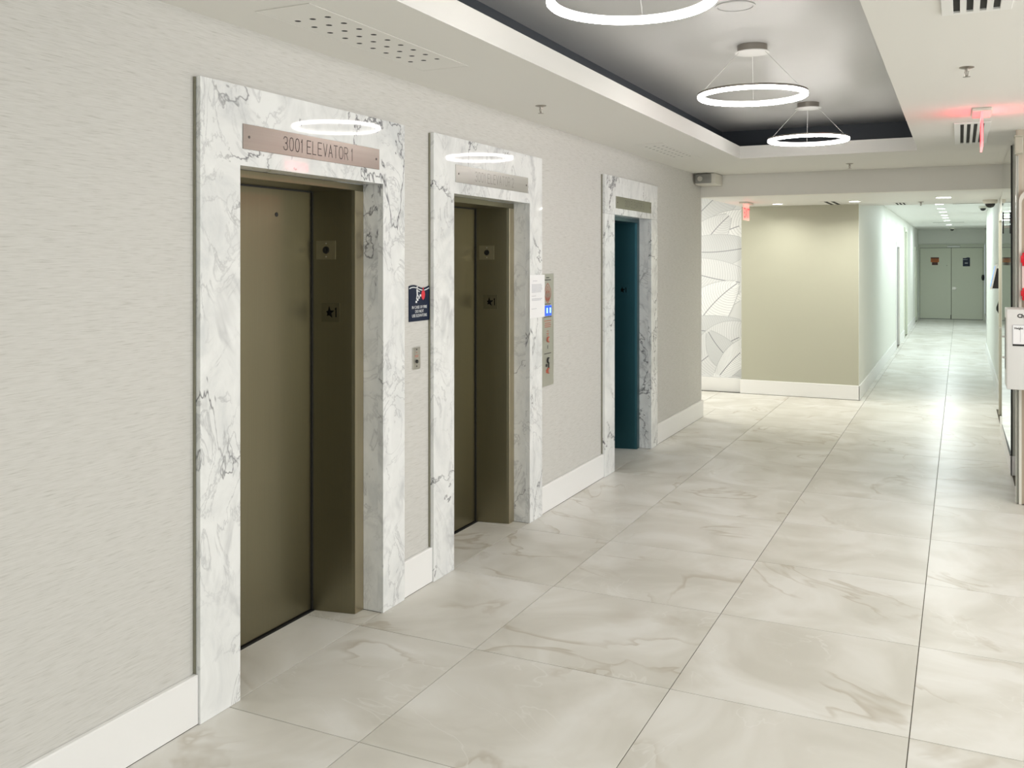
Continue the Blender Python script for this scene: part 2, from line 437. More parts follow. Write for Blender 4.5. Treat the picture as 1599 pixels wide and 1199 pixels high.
# ---- back and side of the lobby behind the camera, with window openings added for the fill lights
bm = new(); box(bm, -2.745, -2.3, -4.3, -4.2, 0, ZC); box(bm, 3.5, 4.3, -4.3, -4.2, 0, ZC); box(bm, -2.3, 3.5, -4.3, -4.2, 0, 0.1); box(bm, -2.3, 3.5, -4.3, -4.2, 2.6, ZC)
struct('wall_back', bm, 'tan')
bm = new(); box(bm, 4.2, 4.3, -4.3, 1.0, 0, ZC); box(bm, 4.2, 4.3, 7.4, 8.6, 0, ZC); box(bm, 4.2, 4.3, 1, 7.4, 0, .1); box(bm, 4.2, 4.3, 1, 7.4, 2.6, ZC)
struct('wall_right_lobby', bm, 'beige_marble')
bm = new()
for k in range(5): y = 1 + 6.4*k/4; box(bm, 4.2, 4.28, y-.03, y+.03, .1, 2.6)
struct('added_window_1', bm, 'nickel')
bm = new()
for k in range(5): x = -2.3 + 5.8*k/4; box(bm, x-.03, x+.03, -4.28, -4.2, .1, 2.6)
struct('added_window_2', bm, 'nickel')

# ---- lobby ceiling: slab with the tray opening, tray above
TX0, TX1, TY0, TY1 = -1.85, -0.33, 1.75, 8.74
bm = new()
box(bm, -2.745, TX0, -4.3, 10.37, ZC, 2.825); box(bm, TX1, 4.3, -4.3, 10.37, ZC, 2.825)
box(bm, TX0, TX1, -4.3, TY0, ZC, 2.825); box(bm, TX0, TX1, TY1, 10.37, ZC, 2.825)
struct('ceiling', bm, 'ceiling')
sx0, sx1, sy0, sy1 = TX0-.27, TX1+.27, TY0-.45, TY1+.45
bm = new()
box(bm, sx0-.1, sx1+.1, sy0-.1, sy1+.1, ZT, ZT+.1)
struct('ceiling_tray', bm, 'tray')
bm = new()
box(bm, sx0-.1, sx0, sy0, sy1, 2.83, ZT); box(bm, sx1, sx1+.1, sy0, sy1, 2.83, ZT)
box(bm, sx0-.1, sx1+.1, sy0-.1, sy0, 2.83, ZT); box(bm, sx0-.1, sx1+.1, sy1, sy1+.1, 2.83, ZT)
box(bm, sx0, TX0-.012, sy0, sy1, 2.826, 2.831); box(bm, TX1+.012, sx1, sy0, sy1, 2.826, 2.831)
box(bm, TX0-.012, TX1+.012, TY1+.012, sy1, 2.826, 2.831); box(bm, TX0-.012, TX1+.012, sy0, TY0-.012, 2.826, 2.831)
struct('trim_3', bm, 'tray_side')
struct('beam', bx(-5.0, 0.385, 10.37, 10.55, 2.47, 2.83), 'beam')
struct('ceiling_soffit', bx(-2.62, 0.46, 10.55, 12.9, 2.47, 2.80), 'white_paint')
struct('ceiling_passage', bx(-5.2, -2.62, 10.3, 12.8, 2.80, 2.9), 'white_paint')
struct('ceiling_corridor', bx(-1.3, 0.80, 12.9, 30.8, 2.675, 2.80), 'white_paint')

# ---- far walls
struct('wall_far', bx(-2.615, -1.153, 12.45, 12.60, 0, 2.47), 'khaki')
bm = new(); box(bm, -2.632, -1.136, 12.433, 12.45, .001, .185, bev=.004)
struct('baseboard_far', bm, 'base_paint')
bm = new()
box(bm, -1.25, -1.15, 12.60, 19.9, 0, 2.80); box(bm, -1.165, -1.15, 12.452, 12.60, 0, 2.47)
box(bm, -1.25, -1.15, 21.0, 22.9, 0, 2.80); box(bm, -1.25, -1.15, 24.0, 28.4, 0, 2.80); box(bm, -1.25, -1.15, 29.6, 30.8, 0, 2.80)
box(bm, -1.25, -1.15, 19.9, 21.0, 2.10, 2.80); box(bm, -1.25, -1.15, 22.9, 24.0, 2.5, 2.80); box(bm, -1.25, -1.15, 28.4, 29.6, 2.12, 2.80)
struct('wall_corridor_left', bm, 'corridor')
bm = new()
for y0, y1 in ((12.433, 19.75), (21.1, 22.8), (24.1, 28.3), (29.7, 30.66)): box(bm, -1.15, -1.135, y0, y1, .001, .185, bev=.003)
struct('baseboard_corridor_left', bm, 'base_paint')
bm = new()
box(bm, .45, .55, 12.05, 20.0, 0, 2.80); box(bm, .45, .80, 19.9, 20.0, 0, 2.80); box(bm, .655, .80, 20.0, 30.8, 0, 2.80)
struct('wall_corridor_right', bm, 'corridor')
bm = new(); box(bm, .435, .45, 12.1, 20.015, .001, .185, bev=.003); box(bm, .435, .655, 20.0, 20.015, .001, .185, bev=.003); box(bm, .64, .655, 20.02, 30.66, .001, .185, bev=.003)
struct('baseboard_corridor_right', bm, 'base_paint')
bm = new(); box(bm, -1.15, .655, 30.7, 30.8, 2.24, 2.80)
struct('wall_corridor_end', bm, 'corridor')
bm = new(); box(bm, .385, .95, 8.66, 10.86, 0, ZC); box(bm, .405, .95, 10.86, 12.05, 2.2, ZC); box(bm, .47, .95, 12.0, 12.06, 0, ZC)
struct('wall_right', bm, 'greypanel')
bm = new(); box(bm, .368, .384, 8.645, 10.84, .001, .158, bev=.003); box(bm, .37, .95, 8.645, 8.66, .001, .158, bev=.003)
struct('baseboard_right', bm, 'base_paint')
struct('wall_right_end', bx(.364, 4.3, 7.67, 7.73, 0, ZC), 'beige_marble')
bm = new()
for x0, x1, d in ((.3635, .369, .012), (.371, .376, .008), (.3775, .3805, .006)): box(bm, x0, x1, 7.67-d, 7.6695, .002, 2.52, bev=.001)
struct('trim_2', bm, 'greypanel')

# ================================================================== LIFT ENTRANCES
ordn = ['nearest', 'middle', 'farthest']
for k, (a, b, o0, o1) in enumerate(EL):
    # marble surround
    t = thing('marble_surround', (XF, (a+b)/2, 0), ['polished white marble surround of the nearest elevator, boldest grey veins',
              'polished white marble surround of the middle elevator, beside the taped notice',
              'white marble surround of the farthest elevator whose doors have a teal reflection painted in'][k], 'door surround', 'marble surrounds of the elevators')
    if k < 2:
        bm = new(); prism(bm, [(a, .001), (o0, .001), (o0, ZO), (o1, ZO), (o1, .001), (b, .001), (b, ZM), (a, ZM)], 'x', XW+.0005, XF)
        obj('face_slab', bm, 'marble', t)
    else:
        obj('jamb_slab', bx(XW+.0005, XF, a, o0, .001, ZO, bev=.0015), 'marble', t)
        obj('jamb_slab', bx(XW+.0005, XF, o1, b, .001, ZO, bev=.0015), 'marble', t)
        obj('header_slab', bx(XW+.0005, XF, a, b, ZO+.0008, ZM, bev=.0015), 'marble', t)
    obj('edge_trim', bx(XW+.0003, XW+.012, a-.005, a-.001, .191, ZM-.002, bev=.0005), 'steel_dim', t, label='thin bronze edge strip')
    obj('reveal_slab', bx(-2.724, XW, o0-.019, o0, .001, ZO, bev=.001), 'marble', t)
    obj('reveal_slab', bx(-2.724, XW, o1, o1+.019, .001, ZO, bev=.001), 'marble', t)
    obj('reveal_soffit', bx(-2.724, XW, o0, o1, ZO, ZO+.018), 'marble', t)
    # metal frame and car doors
    mt = 'steel_teal_reflection' if k == 2 else 'bronze'
    me_ = 'steel_teal_reflection' if k == 2 else 'bronze_light'
    t = thing('elevator_door', (-2.93, (o0+o1)/2, 0), ['bronze brushed steel elevator doors and frame in the nearest marble surround',
              'bronze brushed steel elevator doors and frame in the middle marble surround',
              'steel elevator doors and frame with a painted teal reflection, in the farthest marble surround'][k], 'elevator', 'elevator doors along the lobby wall')
    zh = 2.112
    bm = new(); prism(bm, [(-2.72, o1-.001), (-2.72, o1-.074), (-2.735, o1-.078), (-2.94, o1-.118), (-2.965, o1-.118), (-2.965, o1-.001)], 'z', .001, zh)
    obj('jamb', bm, mt, t)
    bm = new(); prism(bm, [(-2.72, o0+.001), (-2.72, o0+.074), (-2.735, o0+.078), (-2.94, o0+.118), (-2.965, o0+.118), (-2.965, o0+.001)], 'z', .001, zh)
    obj('jamb', bm, mt, t)
    obj('jamb_edge', bx(-2.7205, -2.7165, o1-.072, o1-.002, .002, zh-.001, bev=.001), me_, t)
    obj('header', bx(-2.965, -2.718, o0+.001, o1-.001, zh, ZO-.001, bev=.001), mt, t)
    ym = o0 + .118 + (o1-o0-.236)*(.5)
    for q0, q1 in ((o0+.08, ym-.001), (ym+.001, o1-.08)) if k == 1 else ((o0+.08, o1-.08),):
        d = obj('door_panel', bx(-2.985, -2.951, q0, q1, .008, zh-.002), mt, t)
    if k == 0:
        bm = new(); cyl(bm, (-2.952, 3.529, 1.983), (-2.9495, 3.529, 1.983), .011, n=14); obj('keyhole', bm, 'black', d)
    obj('door_gap', bx(-2.9525, -2.942, o1-.125, o1-.1165, .006, zh-.001), 'black', t)
    obj('head_gap', bx(-2.9525, -2.945, o0+.11, o1-.11, zh-.008, zh-.001), 'black', t)
    obj('sill', bx(-2.99, -2.938, o0+.05, o1-.05, -.004, .0035), 'black', t)
    obj('shaft_lining', bx(-3.02, -2.99, o0-.15, o1+.15, -.01, 2.6), 'dark', t)
    # plates on the right jamb: direction lantern and star / floor plate
    yj = lambda x: o1-.078 - (.04)*((-2.735-x)/.205) - .0008
    def jb(x0, x1, z0, z1, th, name, mm, par):
        bm = new(); prism(bm, [(x0, yj(x0)+.0), (x1, yj(x1)+.0), (x1, yj(x1)-th), (x0, yj(x0)-th)], 'z', z0, z1)
        return obj(name, bm, mm, par)
    if k < 2:
        p = jb(-2.921, -2.819, 1.768, 1.862, .004, 'lantern_plate', 'plate', t)
        c = (-2.868, yj(-2.868)-.004, 1.815)
        bm = new(); cyl(bm, c, (c[0], c[1]-.004, c[2]), .0185, n=20); cyl(bm, (c[0], c[1]-.003, c[2]), (c[0], c[1]-.007, c[2]), .009, n=14); obj('lens', bm, 'glossblack', p, smooth=True)
        for dz in (-.033, .033):
            bm = new(); cyl(bm, (c[0], c[1]+.001, c[2]+dz), (c[0], c[1]-.002, c[2]+dz), .004, n=10); obj('screw', bm, 'steel_plain', p)
    z0 = 1.455 if k == 0 else 1.437
    p = jb(-2.893, -2.797, z0, z0+.095, .003, 'floor_plate', 'plate_dark' if k < 2 else mt, t)
    c = Vector((-2.852, yj(-2.852)-.0035, z0+.047)); bm = new()
    pts = []
    for i in range(10):
        r_ = .033 if i % 2 == 0 else .0135; an = math.pi/2 + i*math.pi/5
        pts.append((c.x + r_*math.cos(an), c.z + r_*math.sin(an)))
    ctr_lo = bm.verts.new((c.x, c.y-.006, c.z)); vs = [bm.verts.new((u, c.y, v)) for u, v in pts]
    for i in range(10): bm.faces.new((vs[i], vs[(i+1) % 10], ctr_lo))
    bm.faces.new(vs[::-1]); obj('star', bm, 'inkblack', p)
    bm = new(); box(bm, -2.8175, -2.8125, yj(-2.815)-.0055, yj(-2.815)-.003, z0+.024, z0+.072); box(bm, -2.822, -2.8175, yj(-2.815)-.0052, yj(-2.815)-.003, z0+.062, z0+.068); obj('numeral', bm, 'inkblack', p)
    # nameplate over the opening
    y0 = [2.902, 4.652, 7.404][k]; y1 = [3.877, 5.640, 8.389][k]; z0 = [2.213, 2.211, 2.200][k]; z1 = z0 + .101
    t = thing('nameplate', (XF, (y0+y1)/2, z0), ['steel nameplate engraved 3001 ELEVATOR 1, over the nearest elevator', 'paler steel nameplate engraved 3001 ELEVATOR 2, over the middle elevator',
              'dull steel nameplate over the farthest elevator, lettering hardly legible'][k], 'sign', 'engraved plates over the elevators')
    obj('plate', bx(XF, XF+.004, y0, y1, z0, z1, bev=.0008), ['steel_brown', 'steel', 'steel_dim'][k], t)
    bm = new(); h = .056; w = .0275; sp = .016
    args = dict(h=h, w=w, gap=.0128, t=.0046, space=sp, depth=0.0, nrm=XN)
    tot = stroke_text(new(), '3001 ELEVATOR %d' % (k+1), (0, 0, 0), YR, ZU, **args)
    yst = [3.150, 4.888, (y0+y1-tot)/2][k]; fs = [.503/tot, .529/tot, 1][k]
    args['w'] *= fs; args['gap'] *= fs; args['space'] *= fs
    stroke_text(bm, '3001 ELEVATOR %d' % (k+1), (XF+.0044, yst, z0+.0225), YR, ZU, **args)
    obj('lettering', bm, ['etch', 'etch2', 'etch3'][k], t)
    for yy in (y0+.035, y1-.028):
        bm = new(); cyl(bm, (XF+.003, yy, z0+.05), (XF+.0052, yy, z0+.05), .006, n=12); obj('screw', bm, 'etch', t)

# ================================================================== THINGS ON THE LIFT WALL
# fire warning sign
def yz_poly(bm, pts, x0, x1): prism(bm, pts, 'x', x0, x1)
y0, y1, z0, z1 = 4.203, 4.411, 1.437, 1.629
t = thing('fire_warning_sign', (XW, (y0+y1)/2, z0), 'navy sign with wavy top, stair figure and red flame, between two marble surrounds', 'sign')
def wave(u, dz=0): return z1 - .006 + dz + .009*math.sin(u*2*math.pi + .35)
N = 16
bm = new(); yz_poly(bm, [(y0, z0), (y1, z0)] + [(y0+(y1-y0)*(1-i/N), wave(1-i/N)) for i in range(N+1)], XW+.0005, XW+.005); obj('panel', bm, 'navy', t)
bm = new(); yz_poly(bm, [(y0+.001+(y1-y0-.002)*i/N, wave(i/N, -.015)) for i in range(N+1)] + [(y0+.001+(y1-y0-.002)*(1-i/N), wave(1-i/N, -.010)) for i in range(N+1)], XW+.005, XW+.0055); obj('stripe', bm, 'signwhite', t)
bm = new(); ya, za = 4.279, 1.535
for i in range(4): box(bm, XW+.005, XW+.0055, ya-.012+.014*i, ya+.060-.0*i if i < 0 else ya+.002+.014*i, za+.011*i, za+.011*i+.012)
cyl(bm, (XW+.005, ya+.004, za+.082), (XW+.0055, ya+.004, za+.082), .0075, n=14)
for P in ([(ya-.004, za+.073), (ya+.008, za+.074), (ya+.012, za+.045), (ya, za+.042)], [(ya+.002, za+.044), (ya+.012, za+.045), (ya+.026, za+.032), (ya+.020, za+.027)],
          [(ya+.0, za+.044), (ya+.008, za+.043), (ya+.002, za+.018), (ya-.006, za+.018)], [(ya+.007, za+.068), (ya+.011, za+.063), (ya+.03, za+.056), (ya+.03, za+.061)]):
    yz_poly(bm, P, XW+.005, XW+.0055)
obj('figure', bm, 'signwhite', t)
bm = new(); fy, fz = 4.345, 1.548
yz_poly(bm, [(fy, fz), (fy+.013, fz+.010), (fy+.020, fz+.028), (fy+.016, fz+.045), (fy+.007, fz+.058), (fy+.002, fz+.074), (fy-.006, fz+.058), (fy-.016, fz+.044), (fy-.020, fz+.026), (fy-.012, fz+.009)], XW+.005, XW+.0055)
obj('flame', bm, 'red', t)
for i, s in enumerate(('IN CASE OF FIRE', 'DO NOT', 'USE ELEVATORS')):
    font_text(s, .0225, (XW+.0053, (y0+y1)/2, 1.5045-.0225*i), YR, ZU, 'signwhite', 'lettering', t, xs=.95)
# key switch plate
t = thing('key_switch', (XW, 4.278, 1.18), 'small satin steel key switch plate below the navy fire sign', 'switch')
obj('plate', bx(XW+.0005, XW+.005, 4.240, 4.317, 1.180, 1.298, bev=.001), 'steel_plain', t)
bm = new(); cyl(bm, (XW+.004, 4.278, 1.221), (XW+.011, 4.278, 1.221), .0095, n=18); obj('keyhole', bm, 'black', t)
for z in (1.286, 1.196):
    bm = new(); cyl(bm, (XW+.004, 4.278, z), (XW+.0065, 4.278, z), .004, n=10); obj('screw', bm, 'ink', t)
bm = new()
for z, w in ((1.268, .006), (1.252, .018), (1.245, .016)): box(bm, XW+.005, XW+.0054, 4.278-w, 4.278+w, z, z+.003)
obj('print', bm, 'redink', t)
# notice
t = thing('paper_notice', (XF, 5.790, 1.373), 'white printed paper notice taped over the edge of the middle marble surround', 'notice')
bm = new()
for i in range(8):
    ya, yb = 5.672+.235*i/8, 5.672+.235*(i+1)/8
    f = lambda y: XF+.0015+.006*((y-5.672)/.235)**2
    vs = [bm.verts.new((f(ya), ya, 1.373)), bm.verts.new((f(yb), yb, 1.373)), bm.verts.new((f(yb), yb, 1.664)), bm.verts.new((f(ya), ya, 1.664))]
    bm.faces.new(vs)
bmesh.ops.remove_doubles(bm, verts=bm.verts[:], dist=1e-5)
bmesh.ops.solidify(bm, geom=bm.faces[:], thickness=.0006)
obj('sheet', bm, 'paper', t)
bm = new(); rr = random.Random(3)
for z, a_, b_ in [(1.622, .05, .12)] + [(1.597-.0085*i, .03, .18+.025*rr.random()) for i in range(7)] + [(1.520, .03, .10)] + [(1.500-.0085*i, .03, .17+.03*rr.random()) for i in range(2)] + [(1.434, .03, .11)]:
    n_ = 6
    for i in range(n_):
        ya = 5.672+a_+(b_-a_)*i/n_; yb = 5.672+a_+(b_-a_)*(i+1)/n_-.003
        vs = [bm.verts.new((f(y)+.0010, y, zz)) for y, zz in ((ya, z), (yb, z), (yb, z+.0032), (ya, z+.0032))]; bm.faces.new(vs)
obj('print', bm, 'grayink', t)
# hall call panel
y0, y1, z0, z1 = 5.912, 6.130, .880, 1.667; yc = (y0+y1)/2
t = thing('call_panel', (XW, yc, z0), 'tall steel elevator call panel with blue display, right of the middle marble surround', 'panel')
obj('plate', bx(XW+.0005, XW+.012, y0, y1, z0, z1, bev=.0015), 'steel_plain', t)
xp = XW+.0122
bm = new()
for i in range(3): box(bm, xp, xp+.001, y0+.018+.055*i, y0+.068+.055*i, 1.372, 1.446)
obj('display', bm, 'display', t)
bm = new()
for i in range(3):
    c = y0+.043+.055*i
    box(bm, xp+.001, xp+.0016, c-.009, c-.004, 1.392, 1.428); box(bm, xp+.001, xp+.0016, c+.004, c+.009, 1.392, 1.428); box(bm, xp+.001, xp+.0016, c-.004, c+.004, 1.424, 1.428); box(bm, xp+.001, xp+.0016, c-.004, c+.004, 1.392, 1.396)
obj('digits', bm, 'digit', t)
bm = new()                                   # flame pictogram: nested pointed outlines
def leafline(cy, cz, h, w, th):
    P = []
    for s in (1, -1):
        for i in range(11):
            v = i/10; P.append((s, w*math.sin(math.pi*v)**.9, v))
    for s in (1, -1):
        pts = [(cy+s*w*math.sin(math.pi*i/12)**.9, cz+h*i/12) for i in range(13)]
        for (a_, b_), (c_, d_) in zip(pts, pts[1:]):
            u = Vector((c_-a_, d_-b_)).normalized()*1; n = Vector((-u.y, u.x))*th/2
            vs = [bm.verts.new((xp+.0006, p, q)) for p, q in ((a_-n.x, b_-n.y), (c_-n.x, d_-n.y), (c_+n.x, d_+n.y), (a_+n.x, b_+n.y))]; bm.faces.new(vs)
leafline(yc, 1.462, .140, .056, .006); leafline(yc, 1.475, .105, .034, .005); leafline(yc-.02, 1.478, .07, .012, .005); leafline(yc+.02, 1.478, .07, .012, .005); leafline(yc, 1.480, .08, .010, .005)
obj('flame_pictogram', bm, 'redink', t)
bm = new()
for z, w in ((1.638, .028), (1.622, .055), (1.452, .05), (1.362, .07)): box(bm, xp, xp+.0005, yc-w, yc+w, z, z+.006)
obj('caption', bm, 'ink', t)
bm = new()
for z, w in ((1.335, .06), (1.318, .048), (1.305, .055), (1.292, .05), (1.262, .016), (1.246, .02), (1.235, .016)): box(bm, xp, xp+.0005, yc-w, yc+w, z, z+.005)
box(bm, xp, xp+.0005, yc-.03, yc-.005, .972, .995)
obj('print', bm, 'redink', t)
for z, mm in ((1.205, 'steel_plain'), (1.058, 'black'), (.985, 'steel_plain')):
    bm = new(); cyl(bm, (xp, yc+.01, z), (xp+.006, yc+.01, z), .021, n=22); kk = obj('button_collar', bm, 'redink' if mm == 'steel_plain' else 'black', t)
    bm = new(); cyl(bm, (xp+.005, yc+.012, z), (xp+.010, yc+.012, z), .015, n=20); obj('button_face', bm, 'steel_plain', kk, smooth=True)
bm = new(); box(bm, xp, xp+.0015, yc-.035, yc-.008, 1.000+.015, 1.034); box(bm, xp, xp+.003, yc+.008, yc+.024, 1.002, 1.040)
obj('key_switch', bm, 'black', t)
bm = new(); box(bm, xp, xp+.0005, yc-.06, yc+.06, 1.105, 1.110); box(bm, xp, xp+.0005, yc-.004, yc+.004, 1.14, 1.165); obj('small_print', bm, 'ink', t)

# ================================================================== CEILING THINGS
# ring pendants
cx_, ys_ = -1.105, [3.32, 5.56, 7.80]; zr = 2.735
def pendant():
    y = ys_[0]
    t = thing('ring_pendant', (cx_, y, ZT), 'lit ring pendant cut off by the top of the frame', 'pendant lamp', 'ring pendants in the dark tray')
    R1, R0 = .316, .288
    bm = new(); lathe(bm, [(R1, -.020), (R1, .006), (R1-.001, .006), (R0, -.020)], (cx_, y, zr), 96)
    bm.free()
    # luminous lower body, metal channel on top, dimmer inner wall
    bm = new(); lathe(bm, [(R0+.001, -.010), (R0+.006, -.015), (R1-.006, -.015), (R1, -.010), (R1, .004), (R1-.004, .004), (R0+.004, .004), (R0+.001, .002)], (cx_, y, zr), 96)
    obj('diffuser', bm, 'ring', t, smooth=True)
    bm = new(); lathe(bm, [(R0, -.004), (R0+.0009, -.004), (R0+.0009, .015), (R0, .015)], (cx_, y, zr), 96); obj('inner_diffuser', bm, 'ring_in', t, smooth=True)
    bm = new(); lathe(bm, [(R0+.0015, .0045), (R1+.0005, .0045), (R1+.0005, .016), (R0+.0015, .016)], (cx_, y, zr), 96); obj('metal_rim', bm, 'nickel', t, smooth=True)
    bm = new(); lathe(bm, [(.0005, 0), (.086, 0), (.086, -.040), (.0005, -.040)], (cx_, y, ZT-.0005), 40); cn = obj('canopy', bm, 'nickel', t, smooth=True)
    bm = new(); lathe(bm, [(.0005, -.040), (.099, -.040), (.101, -.043), (.099, -.046), (.0005, -.046)], (cx_, y, ZT), 40); obj('canopy_flange', bm, 'wire', cn, smooth=True)
    for an in (100, 215, 340):
        a = math.radians(an); bm = new()
        cyl(bm, (cx_+.085*math.cos(a), y+.085*math.sin(a), ZT-.046), (cx_+.300*math.cos(a), y+.300*math.sin(a), zr+.02), .0016, n=6)
        obj('cable', bm, 'wire', t)
    return t
p0 = pendant()
p0_l = ['lit ring pendant cut off by the top of the frame', 'lit ring pendant hanging midway along the dark tray', 'lit ring pendant nearest the far end of the dark tray']
for i in (1, 2): dup(p0, (cx_, ys_[i], ZT), p0_l[i])
# flush speaker in tray
t = thing('ceiling_speaker', (-1.01, 4.66, ZT), 'round flush grey speaker in the dark tray ceiling beside the cut-off ring', 'speaker')
bm = new(); lathe(bm, [(.098, 0), (.098, -.004), (.088, -.005), (.088, 0)], (-1.01, 4.66, ZT), 40); obj('rim', bm, 'tray', t, smooth=True)
bm = new(); lathe(bm, [(.0005, 0), (.084, 0), (.084, -.003), (.0005, -.004)], (-1.01, 4.66, ZT), 40); obj('grille', bm, 'tray', t, smooth=True)

# perforated access panels on the low ceiling
def perforated(cy, label):
    x0, x1, y0, y1 = -2.408, -2.160, cy-.61, cy+.61
    t = thing('perforated_panel', ((x0+x1)/2, cy, ZC), label, 'ceiling panel', 'perforated panels along the elevator wall ceiling')
    bm = new(); zz = ZC-.0022; cw, cl = .0725, .1045; nx, ny = 3, 9
    hx0 = -2.285-1.5*cw; hy0 = cy-.010-4.5*cl-.0
    for i in range(nx):
        for j in range(ny):
            ccx, ccy = hx0+(i+.5)*cw, hy0+(j+.5)*cl
            n = 16; inner, outer = [], []
            for q in range(n):
                a = 2*math.pi*q/n; c_, s_ = math.cos(a), math.sin(a)
                inner.append((ccx+.0132*c_, ccy+.0132*s_)); m_ = max(abs(c_), abs(s_)); outer.append((ccx+cw/2*c_/m_, ccy+cl/2*s_/m_))
            vi = [bm.verts.new((*p, zz)) for p in inner]; vo = [bm.verts.new((*p, zz)) for p in outer]; vu = [bm.verts.new((*p, zz+.0008)) for p in inner]
            for q in range(n):
                r_ = (q+1) % n
                bm.faces.new((vi[q], vo[q], vo[r_], vi[r_])); bm.faces.new((vu[q], vi[q], vi[r_], vu[r_]))
    ex0, ex1, ey0, ey1 = hx0, hx0+nx*cw, hy0, hy0+ny*cl
    for bb in ((x0, ex0, y0, y1), (ex1, x1, y0, y1), (ex0, ex1, y0, ey0), (ex0, ex1, ey1, y1)): box(bm, *bb, zz, zz+.0008)
    bmesh.ops.remove_doubles(bm, verts=bm.verts[:], dist=1e-5)
    obj('perforated_sheet', bm, 'ceiling', t)
    obj('backing', bx(ex0, ex1, ey0, ey1, zz+.0009, ZC-.0003), 'dark', t)
    bm = new()
    for bb in ((x0-.004, x0-.001, y0-.004, y1+.004), (x1+.001, x1+.004, y0-.004, y1+.004), (x0, x1, y0-.004, y0-.001), (x0, x1, y1+.001, y1+.004)): box(bm, *bb, ZC-.0030, ZC-.0005)
    obj('frame', bm, 'ceiling', t)
    return t
perforated(3.375, 'perforated white ceiling panel above the nearest elevator')
perforated(7.905, 'perforated white ceiling panel between middle and farthest elevator, near the ceiling edge')

# linear supply diffusers
def diffuser(x0, x1, y0, y1, label):
    t = thing('air_diffuser', ((x0+x1)/2, (y0+y1)/2, ZC), label, 'vent', 'slotted air diffusers in the ceiling')
    n = 4; w = x1-x0; m_ = .022; sw = .023; pitch = (w-2*m_-sw)/(n-1)
    zz = ZC-.009; bm = new()
    box(bm, x0-.018, x0+m_, y0-.04, y1+.02, zz, ZC-.0008, bev=.0015); box(bm, x1-m_, x1+.018, y0-.04, y1+.02, zz, ZC-.0008, bev=.0015)
    box(bm, x0+m_, x1-m_, y0-.04, y0+.01, zz, ZC-.0008); box(bm, x0+m_, x1-m_, y1-.01, y1+.02, zz, ZC-.0008)
    obj('frame', bm, 'white_paint', t)
    for i in range(n-1):
        a_ = x0+m_+i*pitch+sw; obj('slat', bx(a_, a_+pitch-sw, y0+.01, y1-.01, zz, ZC-.0008), 'white_paint', t)
    obj('duct', bx(x0+m_, x1-m_, y0+.01, y1-.01, ZC-.0018, ZC-.0004), 'dark', t)
    return t
diffuser(-.022, .172, 7.14, 8.33, 'white air diffuser with dark slots beside the red exit sign')
diffuser(-.046, .155, 2.72, 3.92, 'white air diffuser with dark slots cut off by the top edge of the photo')

# sprinklers
def sprinkler(x, y, z, label):
    t = thing('sprinkler', (x, y, z), label, 'sprinkler', 'ceiling sprinklers')
    bm = new(); lathe(bm, [(.0005, 0), (.034, 0), (.034, -.003), (.018, -.008), (.0005, -.008)], (x, y, z), 24); obj('escutcheon', bm, 'nickel', t, smooth=True)
    bm = new(); cyl(bm, (x, y, z-.006), (x, y, z-.022), .009, .007, n=12)
    for s in (-1, 1): cyl(bm, (x+s*.009, y, z-.02), (x+s*.004, y, z-.045), .0022, n=6)
    cyl(bm, (x, y, z-.02), (x, y, z-.046), .0025, n=6); obj('body', bm, 'nickel', t)
    bm = new()
    for q in range(10):
        a = 2*math.pi*q/10; u = Vector((math.cos(a), math.sin(a))); v = Vector((-u.y, u.x))*.003
        P = [(x+u.x*.002-v.x, y+u.y*.002-v.y), (x+u.x*.017-v.x, y+u.y*.017-v.y), (x+u.x*.017+v.x, y+u.y*.017+v.y), (x+u.x*.002+v.x, y+u.y*.002+v.y)]
        prism(bm, P, 'z', z-.048, z-.0465)
    cyl(bm, (x, y, z-.0482), (x, y, z-.0464), .008, n=14)
    obj('deflector', bm, 'nickel', t)
    return t
s0 = sprinkler(-2.314, 5.214, ZC, 'small metal sprinkler in the low ceiling above the middle elevator')
dup(s0, (-.976, 9.65, ZC), 'small metal sprinkler on the ceiling between dark tray and beam')
dup(s0, (.028, 5.08, ZC), 'small metal sprinkler on the open ceiling before the red exit sign')
dup(s0, (-.43, 12.3, 2.47), 'tiny sprinkler in the low soffit where the corridor begins')

# exit signs
def exit_sign(x, y0, y1, z, h, label, am, glow):
    yc = (y0+y1)/2
    t = thing('exit_sign', (x, yc, z), label, 'exit sign', 'red exit signs hanging from the ceiling')
    obj('canopy', bx(x-.055, x+.055, yc-.17, yc+.17, z-.022, z-.0005, bev=.006, seg=2), 'cream', t)
    bl = obj('blade', bx(x-.006, x+.006, y0, y1, z-h, z-.022, bev=.001), am, t)
    for s in (1, -1):
        font_text('EXIT', h*.78, (x+s*.0064, yc, z-h*.86), (0, s, 0), ZU, 'exitdeep', 'lettering', bl, bold=.001)
    for s in (1, -1):
        l = bpy.data.lights.new('exit_glow', 'AREA'); l.shape = 'RECTANGLE'; l.size = .10; l.size_y = .30; l.energy = glow; l.color = (1, .06, .10)
        o = bpy.data.objects.new('exit_glow', l); COL.objects.link(o); o.parent = t; o.location = (s*.012, 0, -.10); o.rotation_euler = (0, -s*math.radians(105), 0)
    return t
exit_sign(.122, 6.46, 6.78, ZC, .245, 'red edge-lit exit sign blade hanging before the slotted diffuser', 'exit', .8)
exit_sign(-2.36, 11.35, 11.67, 2.47, .22, 'pale red exit sign blade hanging beside the leaf mural', 'exit_soft', .12)

